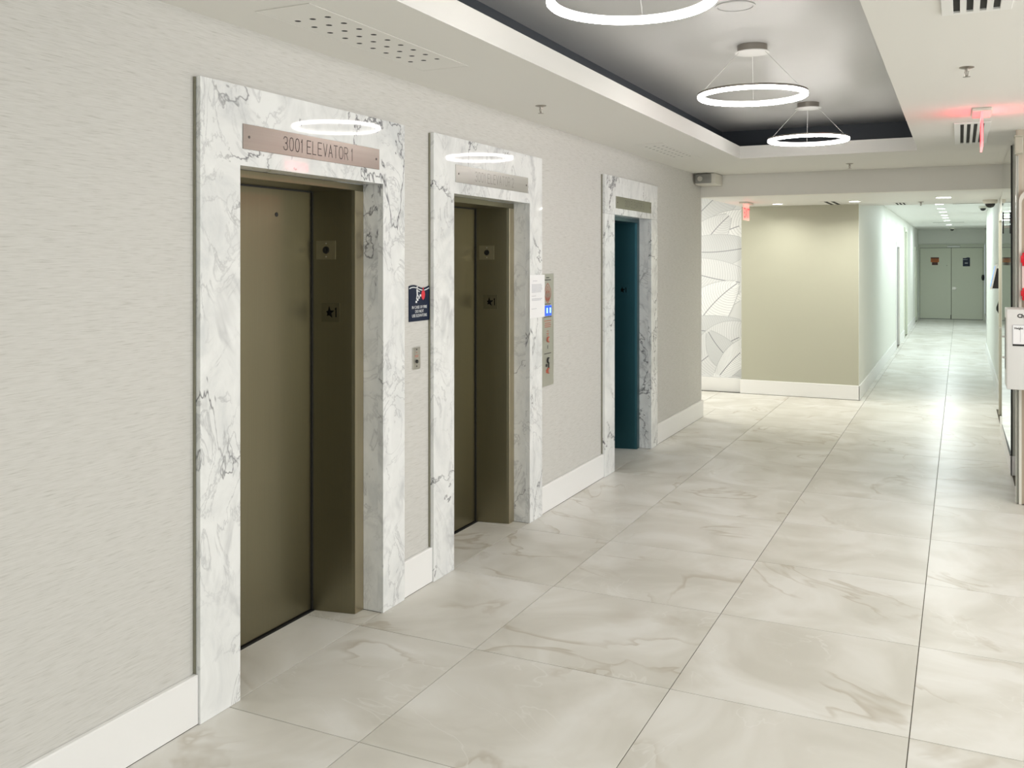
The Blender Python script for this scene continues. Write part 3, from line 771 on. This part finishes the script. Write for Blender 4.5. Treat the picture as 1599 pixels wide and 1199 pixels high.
# emergency light at the wall end
t = thing('emergency_light', (-2.50, 10.20, 2.60), 'boxy emergency light with grey lens at the wall end under the ceiling', 'emergency light')
obj('housing', bx(-2.610, -2.385, 10.02, 10.366, 2.588, 2.706, bev=.012, seg=2), 'cream', t, smooth=True)
obj('lens', bx(-2.604, -2.428, 9.998, 10.022, 2.598, 2.700, bev=.009, seg=2), 'greylens', t, smooth=True)
bm = new(); cyl(bm, (-2.548, 9.992, 2.648), (-2.548, 10.0, 2.648), .028, n=20); obj('bulb_reflector', bm, 'steel_plain', t, smooth=True)

# soffit downlights (round) and corridor downlights (square)
def downlight(x, y, z, label, r=.062, sq=False, cool=False, watt=10, group='round downlights in the soffit', spread=180):
    t = thing('downlight', (x, y, z), label, 'downlight', group)
    if sq:
        bm = new(); a = r+.012
        for bb in ((x-a, x-r, y-a, y+a), (x+r, x+a, y-a, y+a), (x-r, x+r, y-a, y-r), (x-r, x+r, y+r, y+a)): box(bm, *bb, z-.005, z-.0005)
        obj('trim', bm, 'white_paint', t)
        obj('lens', bx(x-r, x+r, y-r, y+r, z-.004, z-.0005), 'lens_cool' if cool else 'lens', t)
    else:
        bm = new(); lathe(bm, [(r+.016, 0), (r+.016, -.004), (r, -.007), (r, 0)], (x, y, z), 28); obj('trim', bm, 'white_paint', t, smooth=True)
        bm = new(); lathe(bm, [(.0005, -.001), (r, -.001), (r, -.004), (.0005, -.005)], (x, y, z), 28); obj('lens', bm, 'lens', t, smooth=True)
    l = bpy.data.lights.new('downlight_beam', 'AREA'); l.shape = 'DISK'; l.size = 2*r; l.energy = watt; l.spread = math.radians(spread)
    l.color = (.86, .98, 1.0) if cool else (1, .985, .90); o = bpy.data.objects.new('downlight_beam', l); COL.objects.link(o); o.parent = t; o.location = (0, 0, -.012)
    return t
downlight(-2.057, 11.93, 2.47, 'round downlight in the soffit beside the pale exit sign', watt=SOFFIT_W*.65, spread=150)
downlight(-1.139, 11.80, 2.47, 'round downlight in the soffit over the right end of the khaki wall', watt=SOFFIT_W, spread=150)
downlight(-.169, 11.53, 2.47, 'large square downlight in the soffit at the corridor mouth', r=.075, sq=True, watt=SOFFIT_W*2, group='square downlights')
downlight(-3.35, 11.0, 2.80, 'added round passage downlight nearer the lobby, before the leaf mural', watt=SOFFIT_W*1.3)  # this and the next are unseen lamps added to brighten the passage
downlight(-4.3, 11.3, 2.80, 'added round passage downlight deeper behind the wall corner', watt=SOFFIT_W*3)
nth = ['first', 'second', 'third', 'fourth', 'fifth', 'sixth', 'seventh']
for i, (y, x) in enumerate(((16.65, -.309), (18.1, -.306), (19.4, -.294), (20.85, -.292), (22.1, -.285), (23.6, -.278), (26.6, -.264))):
    downlight(x, y, 2.675, nth[i] + ' square downlight along the corridor ceiling, counted from the soffit', r=.06, sq=True, cool=True, watt=CORR_W*(1, .9, .9, 1, 1.1, 1.5, 1.9)[i], group='square downlights')
for i, (x, y) in enumerate(((1.4, -1.2), (1.4, 1.2), (1.4, 3.4), (1.4, 5.8), (-1.1, -1.6), (-1.1, .2), (2.9, 1.2), (2.9, 4.6))):  # downlights added out of view to light the lobby floor and walls
    downlight(x, y, ZC, 'added round downlight in the unseen lobby ceiling, ' + ('behind the camera, left', 'right of the dark tray, second from the back', 'right of the dark tray, third from the back', 'right of the dark tray, nearest the end wall', 'behind the tray, farther back', 'directly behind the tray', 'by the added side window, near its back', 'by the added side window, near its front')[i], r=.08, watt=LOBBY_FILL_W, group='added lobby downlights')
# slot grilles
def slot(x0, x1, y0, y1, z, name, label, n=2):
    t = thing(name, ((x0+x1)/2, (y0+y1)/2, z), label, 'vent')
    obj('frame', bx(x0, x1, y0, y1, z-.004, z-.0005, bev=.001), 'white_paint', t)
    w = (y1-y0)/(2*n+1) if (x1-x0) > (y1-y0) else (x1-x0)/(2*n+1)
    for i in range(n):
        if (x1-x0) > (y1-y0): obj('slot', bx(x0+.015, x1-.015, y0+w*(2*i+1), y0+w*(2*i+2), z-.0052, z-.0038), 'dark', t)
        else: obj('slot', bx(x0+w*(2*i+1), x0+w*(2*i+2), y0+.015, y1-.015, z-.0052, z-.0038), 'dark', t)
slot(-1.52, -1.32, 11.7, 12.40, 2.47, 'slot_vent', 'two-slot air vent in the soffit above the khaki wall')
slot(-.74, -.60, 12.35, 12.80, 2.47, 'slot_vent', 'small grey vent in the soffit left of the corridor lights', 3)
slot(-.10, .34, 12.86, 12.90, 2.47, 'slot_vent', 'thin dark strip for the shadow along the soffit edge before the cameras', 1)  # dark strip stands in for the shadow line of the soffit edge
slot(-.62, .10, 24.6, 24.9, 2.675, 'slot_vent', 'long dark slot vent crossing the corridor ceiling', 1)
# dome cameras
def dome(x, y, z, label, k=1.0):
    t = thing('dome_camera', (x, y, z), label, 'camera', 'black dome security cameras')
    bm = new(); lathe(bm, [(.0005, 0), (.078*k, 0), (.080*k, -.02*k), (.068*k, -.045*k), (.0005, -.045*k)], (x, y, z), 28); obj('housing', bm, 'cream', t, smooth=True)
    bm = new(); lathe(bm, [(.0005, -.045*k)] + [(.054*k*math.cos(a), -.045*k-.050*k*math.sin(a)) for a in [i*math.pi/16 for i in range(8)]] + [(.0005, -.095*k)], (x, y, z), 28); obj('dome', bm, 'glossblack', t, smooth=True)
    return t
dome(.315, 12.25, 2.47, 'dome camera in the soffit, largest of the three')
dome(.345, 17.6, 2.675, 'dome camera on the corridor ceiling beside the right wall', .85)
dome(-.21, 29.0, 2.675, 'dome camera before the double doors at the corridor end', .95)

# ================================================================== FAR CORRIDOR
# end double doors
D = struct('door_1', bx(-1.145, .645, 30.66, 30.70, 2.135, 2.24), 'doorframe')
obj('frame', bx(-1.145, -1.10, 30.62, 30.70, .003, 2.135), 'doorframe', D); obj('frame', bx(.60, .645, 30.62, 30.70, .003, 2.135), 'doorframe', D)
obj('door_leaf', bx(-1.095, -.247, 30.66, 30.70, .012, 2.125, bev=.003), 'graydoor', D)
lf = obj('door_leaf', bx(-.237, .595, 30.66, 30.70, .012, 2.125, bev=.003), 'graydoor', D)
obj('door_gap', bx(-1.10, .60, 30.69, 30.72, .003, 2.135), 'dark', D)
bm = new(); box(bm, -.215, -.12, 30.640, 30.66, .88, .97, bev=.004); cyl(bm, (-.18, 30.66, .925), (-.18, 30.60, .925), .016, n=12); box(bm, -.185, -.075, 30.595, 30.61, .915, .937, bev=.003)
obj('lever_handle', bm, 'steel_plain', lf)
obj('flush_bolt', bx(-.262, -.247, 30.650, 30.66, .02, .13), 'black', D)
obj('closer', bx(-.36, .0, 30.60, 30.66, 2.14, 2.19, bev=.008), 'whitebox', D)
bm = new(); cyl(bm, (-.36, 30.655, 1.60), (-.36, 30.662, 1.60), .010, n=10); obj('viewer', bm, 'ink', D)
t = thing('orange_sign', (-.69, 30.66, 1.62), 'orange sign with dark lower tab on the left door leaf', 'sign')
bm = new(); box(bm, -.80, -.575, 30.652, 30.659, 1.70, 1.845, bev=.002); obj('panel', bm, 'orange', t)
bm = new(); box(bm, -.80, -.575, 30.650, 30.652, 1.81, 1.845); box(bm, -.765, -.605, 30.650, 30.659, 1.615, 1.70); obj('dark_band', bm, 'darkbrown', t)
bm = new()
for z in (1.79, 1.765, 1.735): box(bm, -.775, -.60, 30.6505, 30.652, z, z+.008)
obj('print', bm, 'darkbrown', t)
t = thing('navy_door_sign', (.16, 30.66, 1.58), 'navy wavy-topped sign on the right door leaf', 'sign')
bm = new(); prism(bm, [(.068, 1.58), (.258, 1.58), (.258, 1.835), (.20, 1.845), (.13, 1.822), (.068, 1.826)], 'y', 30.652, 30.659); obj('panel', bm, 'navy', t)
bm = new(); prism(bm, [(.070, 1.772), (.16, 1.772), (.215, 1.786), (.16, 1.784), (.070, 1.784)], 'y', 30.650, 30.652); box(bm, .12, .20, 30.650, 30.652, 1.66, 1.69); obj('print', bm, 'grayink', t)
t = thing('round_black_plate', (.56, 30.6, 1.2), 'black oval pull plate at the right edge of the double doors', 'door hardware')
bm = new(); lathe(bm, [(.0005, -.09), (.03, -.075), (.042, 0), (.03, .075), (.0005, .09)], (.60, 30.60, 1.25), 16, close=False); obj('plate', bm, 'glossblack', t, smooth=True)

# doors in the corridor's left wall
def side_door(n, y0, y1, zt, casing, leaf, cw=.09):
    D = struct('door_%d' % n, bx(-1.165, -1.128, y0-cw, y0, .003, zt+cw, bev=.003), casing)
    obj('casing', bx(-1.165, -1.128, y1, y1+cw, .003, zt+cw, bev=.003), casing, D)
    obj('casing', bx(-1.165, -1.128, y0, y1, zt, zt+cw, bev=.003), casing, D)
    lf = obj('door_leaf', bx(-1.23, -1.19, y0+.004, y1-.004, .01, zt-.004, bev=.002), leaf, D)
    bm = new(); cyl(bm, (-1.19, y0+.09, 1.0), (-1.14, y0+.09, 1.0), .012, n=10); box(bm, -1.15, -1.135, y0+.08, y0+.21, .99, 1.012); obj('lever_handle', bm, 'steel_plain', lf)
    return D
side_door(2, 19.98, 20.92, 2.03, 'white_paint', 'tandoor')
side_door(3, 22.98, 23.92, 2.42, 'graydoor', 'doorframe')
side_door(4, 28.48, 29.52, 2.05, 'graydoor', 'graydoor')

# mural wall with printed banana leaves
t = thing('leaf_mural', (-3.8, 12.52, .19), 'pale grey wall mural of large drawn banana leaves', 'mural')
YM = 12.515
obj('panel', bx(-5.0, -2.615, YM, 12.60, .186, 2.80), 'mural', t)
def mural_leaf(cx, cz, ang, L, Wd, mat, k):
    """one printed leaf: filled outline, midrib, many side veins, each a thin layer of print"""
    u = Vector((math.cos(ang), math.sin(ang))); v = Vector((-u.y, u.x))
    def P(s, w): 
        bend = .17*L*math.sin(s*2.0)
        q = Vector((cx, cz)) + u*(s*L) + v*(w*Wd*math.sin(math.pi*min(1, s*.94+.03))**.75 + bend)
        return q
    yb = YM - .0010 - .0005*k
    cl = lambda q: (min(max(q.x, -4.6), -2.6165), min(max(q.y, .19), 2.79))
    bm = new(); n = 24; prev = None
    for i in range(n+1):
        s = i/n; cur = [bm.verts.new((cl(P(s, w))[0], yb, cl(P(s, w))[1])) for w in (-1, -.5, 0, .5, 1)]
        if prev:
            for j in range(4): bm.faces.new((prev[j], prev[j+1], cur[j+1], cur[j]))
        prev = cur
    o = obj('leaf', bm, mat, t)
    def strip(bm, pts, th, yo):
        for a, b in zip(pts, pts[1:]):
            d = b-a
            if d.length < 1e-6: continue
            nn = Vector((-d.y, d.x)).normalized()*th/2
            q = [a-nn, b-nn, b+nn, a+nn]
            if any(p.x > -2.617 or p.y < .19 or p.y > 2.79 for p in q): continue
            bm.faces.new([bm.verts.new((p.x, yb-yo, p.y)) for p in q])
    bm = new(); strip(bm, [P(i/20, 0) for i in range(21)], .011, .0003)
    obj('midrib', bm, 'leafline', o)
    bm = new()
    for i in range(2, 34):
        s = i/36
        for sg in (-1, 1): strip(bm, [P(min(1, s+.10*(w**1.5)), sg*w) for w in (0, .25, .5, .75, .97)], .0045, .0002)
    for sg in (-1, 1): strip(bm, [P(i/20, sg) for i in range(21)], .008, .0002)
    obj('veins', bm, 'leafvein', o)
RL = random.Random(11)
specs = [(-3.5, 2.05, .55, 1.3, .30, 'leaf_b'), (-3.55, 1.75, .25, 1.4, .26, 'leaf_a'), (-3.5, 1.25, .85, 1.3, .28, 'leaf_c'), (-2.45, 1.95, 3.0, 1.1, .24, 'leaf_b'),
         (-3.45, .95, .35, 1.3, .25, 'leaf_a'), (-2.40, 1.45, 2.75, 1.2, .26, 'leaf_c'), (-3.5, .42, .75, 1.3, .30, 'leaf_a'), (-2.45, .85, 2.95, 1.1, .22, 'leaf_b'),
         (-3.4, .18, .42, 1.2, .30, 'leaf_c'), (-2.5, .22, 2.2, .8, .20, 'leaf_b'), (-3.0, .10, .62, .9, .16, 'leaf_a')]
for k, sp in enumerate(specs): mural_leaf(*sp, k)
struct('baseboard_mural', bx(-5.0, -2.632, 12.485, 12.515, .001, .186, bev=.003), 'base_paint')

# ================================================================== RIGHT SIDE
# mirrored panel on the right wall
t = thing('mirror_panel', (.372, 9.5, .16), 'tall mirrored panel with a black edge on the right wall', 'mirror')
bm = new(); prism(bm, [(.3745, 8.665), (.3668, 10.25), (.3838, 10.25), (.3838, 8.665)], 'z', .160, 2.70); obj('glass', bm, 'mirror', t)
obj('edge_strip', bx(.373, .384, 8.652, 8.664, .160, 2.705), 'black', t)
obj('bottom_strip', bx(.366, .384, 8.665, 10.25, .1585, .164), 'black', t)
t = thing('pivot_fitting', (.36, 9.4, 2.08), 'black bar on steel standoffs high on the mirrored panel', 'door hardware')
bm = new(); box(bm, .338, .348, 9.33, 9.37, 2.0, 2.19, bev=.002); obj('bar', bm, 'black', t)
for z in (2.06, 2.13):
    bm = new(); cyl(bm, (.340, 9.35, z), (.3715, 9.35, z), .009, n=12); obj('standoff', bm, 'steel_plain', t, smooth=True)
# door beyond the mirror
D = struct('door_5', bx(.395, .47, 10.87, 10.97, .003, 2.30, bev=.004), 'beige')
obj('casing', bx(.395, .47, 11.93, 12.03, .003, 2.30, bev=.004), 'beige', D); obj('casing', bx(.395, .47, 10.97, 11.93, 2.199, 2.30, bev=.004), 'beige', D)
lf = obj('door_leaf', bx(.44, .47, 10.975, 11.925, .01, 2.19), 'greypanel', D)
bm = new(); cyl(bm, (.44, 11.82, 1.0), (.40, 11.82, 1.0), .012, n=10); box(bm, .395, .41, 11.72, 11.83, .99, 1.012); obj('lever_handle', bm, 'steel_plain', lf)
# tablet and reader on the corridor's right wall
t = thing('wall_tablet', (.44, 13.2, 1.42), 'tilted white tablet with blue screen on the corridor right wall', 'tablet')
def sl(bm, d0, d1, z0, z1, y0, y1):
    xa = lambda z: .418 - .055*(1.70-z)/.28
    pts = [(xa(z0)-d1, z0), (xa(z0)-d0, z0), (xa(z1)-d0, z1), (xa(z1)-d1, z1)]
    prism(bm, pts, 'y', y0, y1)
bm = new(); sl(bm, .0, .022, 1.40, 1.715, 13.08, 13.32); obj('case', bm, 'whitebox', t)
bm = new(); sl(bm, .0221, .0235, 1.43, 1.69, 13.10, 13.30); obj('screen', bm, 'screen', t)
bm = new(); prism(bm, [(.449, 1.41), (.449, 1.66), (.415, 1.66), (.365, 1.41)], 'y', 13.072, 13.31); obj('bracket', bm, 'black', t)
t = thing('card_reader', (.44, 13.2, 1.09), 'black angular card reader below the white tablet', 'card reader')
bm = new(); prism(bm, [(.449, 1.085), (.435, 1.085), (.408, 1.14), (.408, 1.175), (.435, 1.255), (.449, 1.255)], 'y', 13.12, 13.26); obj('body', bm, 'glossblack', t)
obj('faceplate', bx(.4485, .4498, 13.10, 13.28, 1.07, 1.27), 'black', t)

# round-cornered doorway frame on the end wall, partly outside the picture
def rounded(x0, x1, z0, z1, r):
    P = [(x0, z0), (x1, z0)]
    P += [(x1-r+r*math.cos(a), z1-r+r*math.sin(a)) for a in [i*math.pi/16 for i in range(9)]]
    P += [(x0+r-r*math.sin(a), z1-r+r*math.cos(a)) for a in [i*math.pi/16 for i in range(9)]]
    return P
D = struct('door_6', bx(.40, 1.30, 7.655, 7.669, .003, 2.24), 'tan')
bm = new()
A, B = rounded(.381, 1.32, .002, 2.275, .085), rounded(.399, 1.302, .002, 2.235, .062)
va = [bm.verts.new((x, 7.640, z)) for x, z in A]; vb = [bm.verts.new((x, 7.640, z)) for x, z in B]; wa = [bm.verts.new((x, 7.670, z)) for x, z in A]; wb = [bm.verts.new((x, 7.670, z)) for x, z in B]
n = len(A)
for i in range(n):
    j = (i+1) % n
    for q in ((va[i], va[j], vb[j], vb[i]), (va[i], wa[i], wa[j], va[j]), (vb[i], vb[j], wb[j], wb[i])): bm.faces.new(q)
obj('casing', bm, 'cream', D, smooth=True)
t = thing('ceiling_bracket', (.38, 7.6, 2.53), 'olive block under the ceiling at the edge of the beige end wall', 'bracket')
obj('block', bx(.353, .402, 7.56, 7.655, 2.53, 2.648, bev=.004), 'beige', t); obj('cap', bx(.349, .406, 7.555, 7.655, 2.648, 2.656), 'beige', t)
# red clips with a sheet
t = thing('clip_holder', (.5, 7.62, 1.48), 'pale sheet held by two red clips above the white box', 'holder')
obj('sheet', bx(.4, .62, 7.622, 7.626, 1.52, 1.77), 'pink', t)
for z0, z1, s in ((1.722, 1.818, 1), (1.475, 1.565, -1)):
    bm = new(); a, b = (z0, z1)
    box(bm, .391, .63, 7.600, 7.638, z0+.022 if s > 0 else z0+.03, z1-.02 if s > 0 else z1-.018, bev=.008, seg=2); box(bm, .40, .62, 7.606, 7.634, z0, z1, bev=.006, seg=2)
    obj('clip', bm, 'brightred', t, smooth=True)
# white enamel box
t = thing('drop_box', (.55, 7.5, .865), 'white metal box with black lettering on the end wall, below the red clips', 'box')
obj('body', bx(.290, .80, 7.30, 7.636, .870, 1.425, bev=.006, seg=2), 'whitebox', t, smooth=True)
obj('side_slot', bx(.2885, .2905, 7.47, 7.49, .99, 1.355), 'black', t)
obj('side_slot', bx(.2885, .2905, 7.555, 7.565, .99, 1.355), 'black', t)
for z in (1.06, 1.21): obj('hinge', bx(.272, .292, 7.54, 7.60, z, z+.012, bev=.003), 'whitebox', t)
font_text('Check', .036, (.354, 7.2990, 1.368), (1, 0, 0), ZU, 'ink', 'lettering', t, align='LEFT', bold=.0018)
obj('label_sheet', bx(.328, .70, 7.2965, 7.2990, 1.185, 1.318), 'paper', t)
bm = new(); box(bm, .326, .702, 7.2955, 7.2975, 1.172, 1.185); obj('label_edge', bm, 'black', t)
bm = new(); box(bm, .326, .329, 7.2955, 7.2975, 1.185, 1.318); box(bm, .329, .70, 7.2955, 7.2975, 1.315, 1.318); box(bm, .372, .374, 7.2955, 7.2975, 1.20, 1.30); obj('label_frame', bm, 'grayink', t)
font_text('Height', .020, (.335, 7.2958, 1.288), (1, 0, 0), ZU, 'ink', 'lettering', t, align='LEFT', bold=.0005)
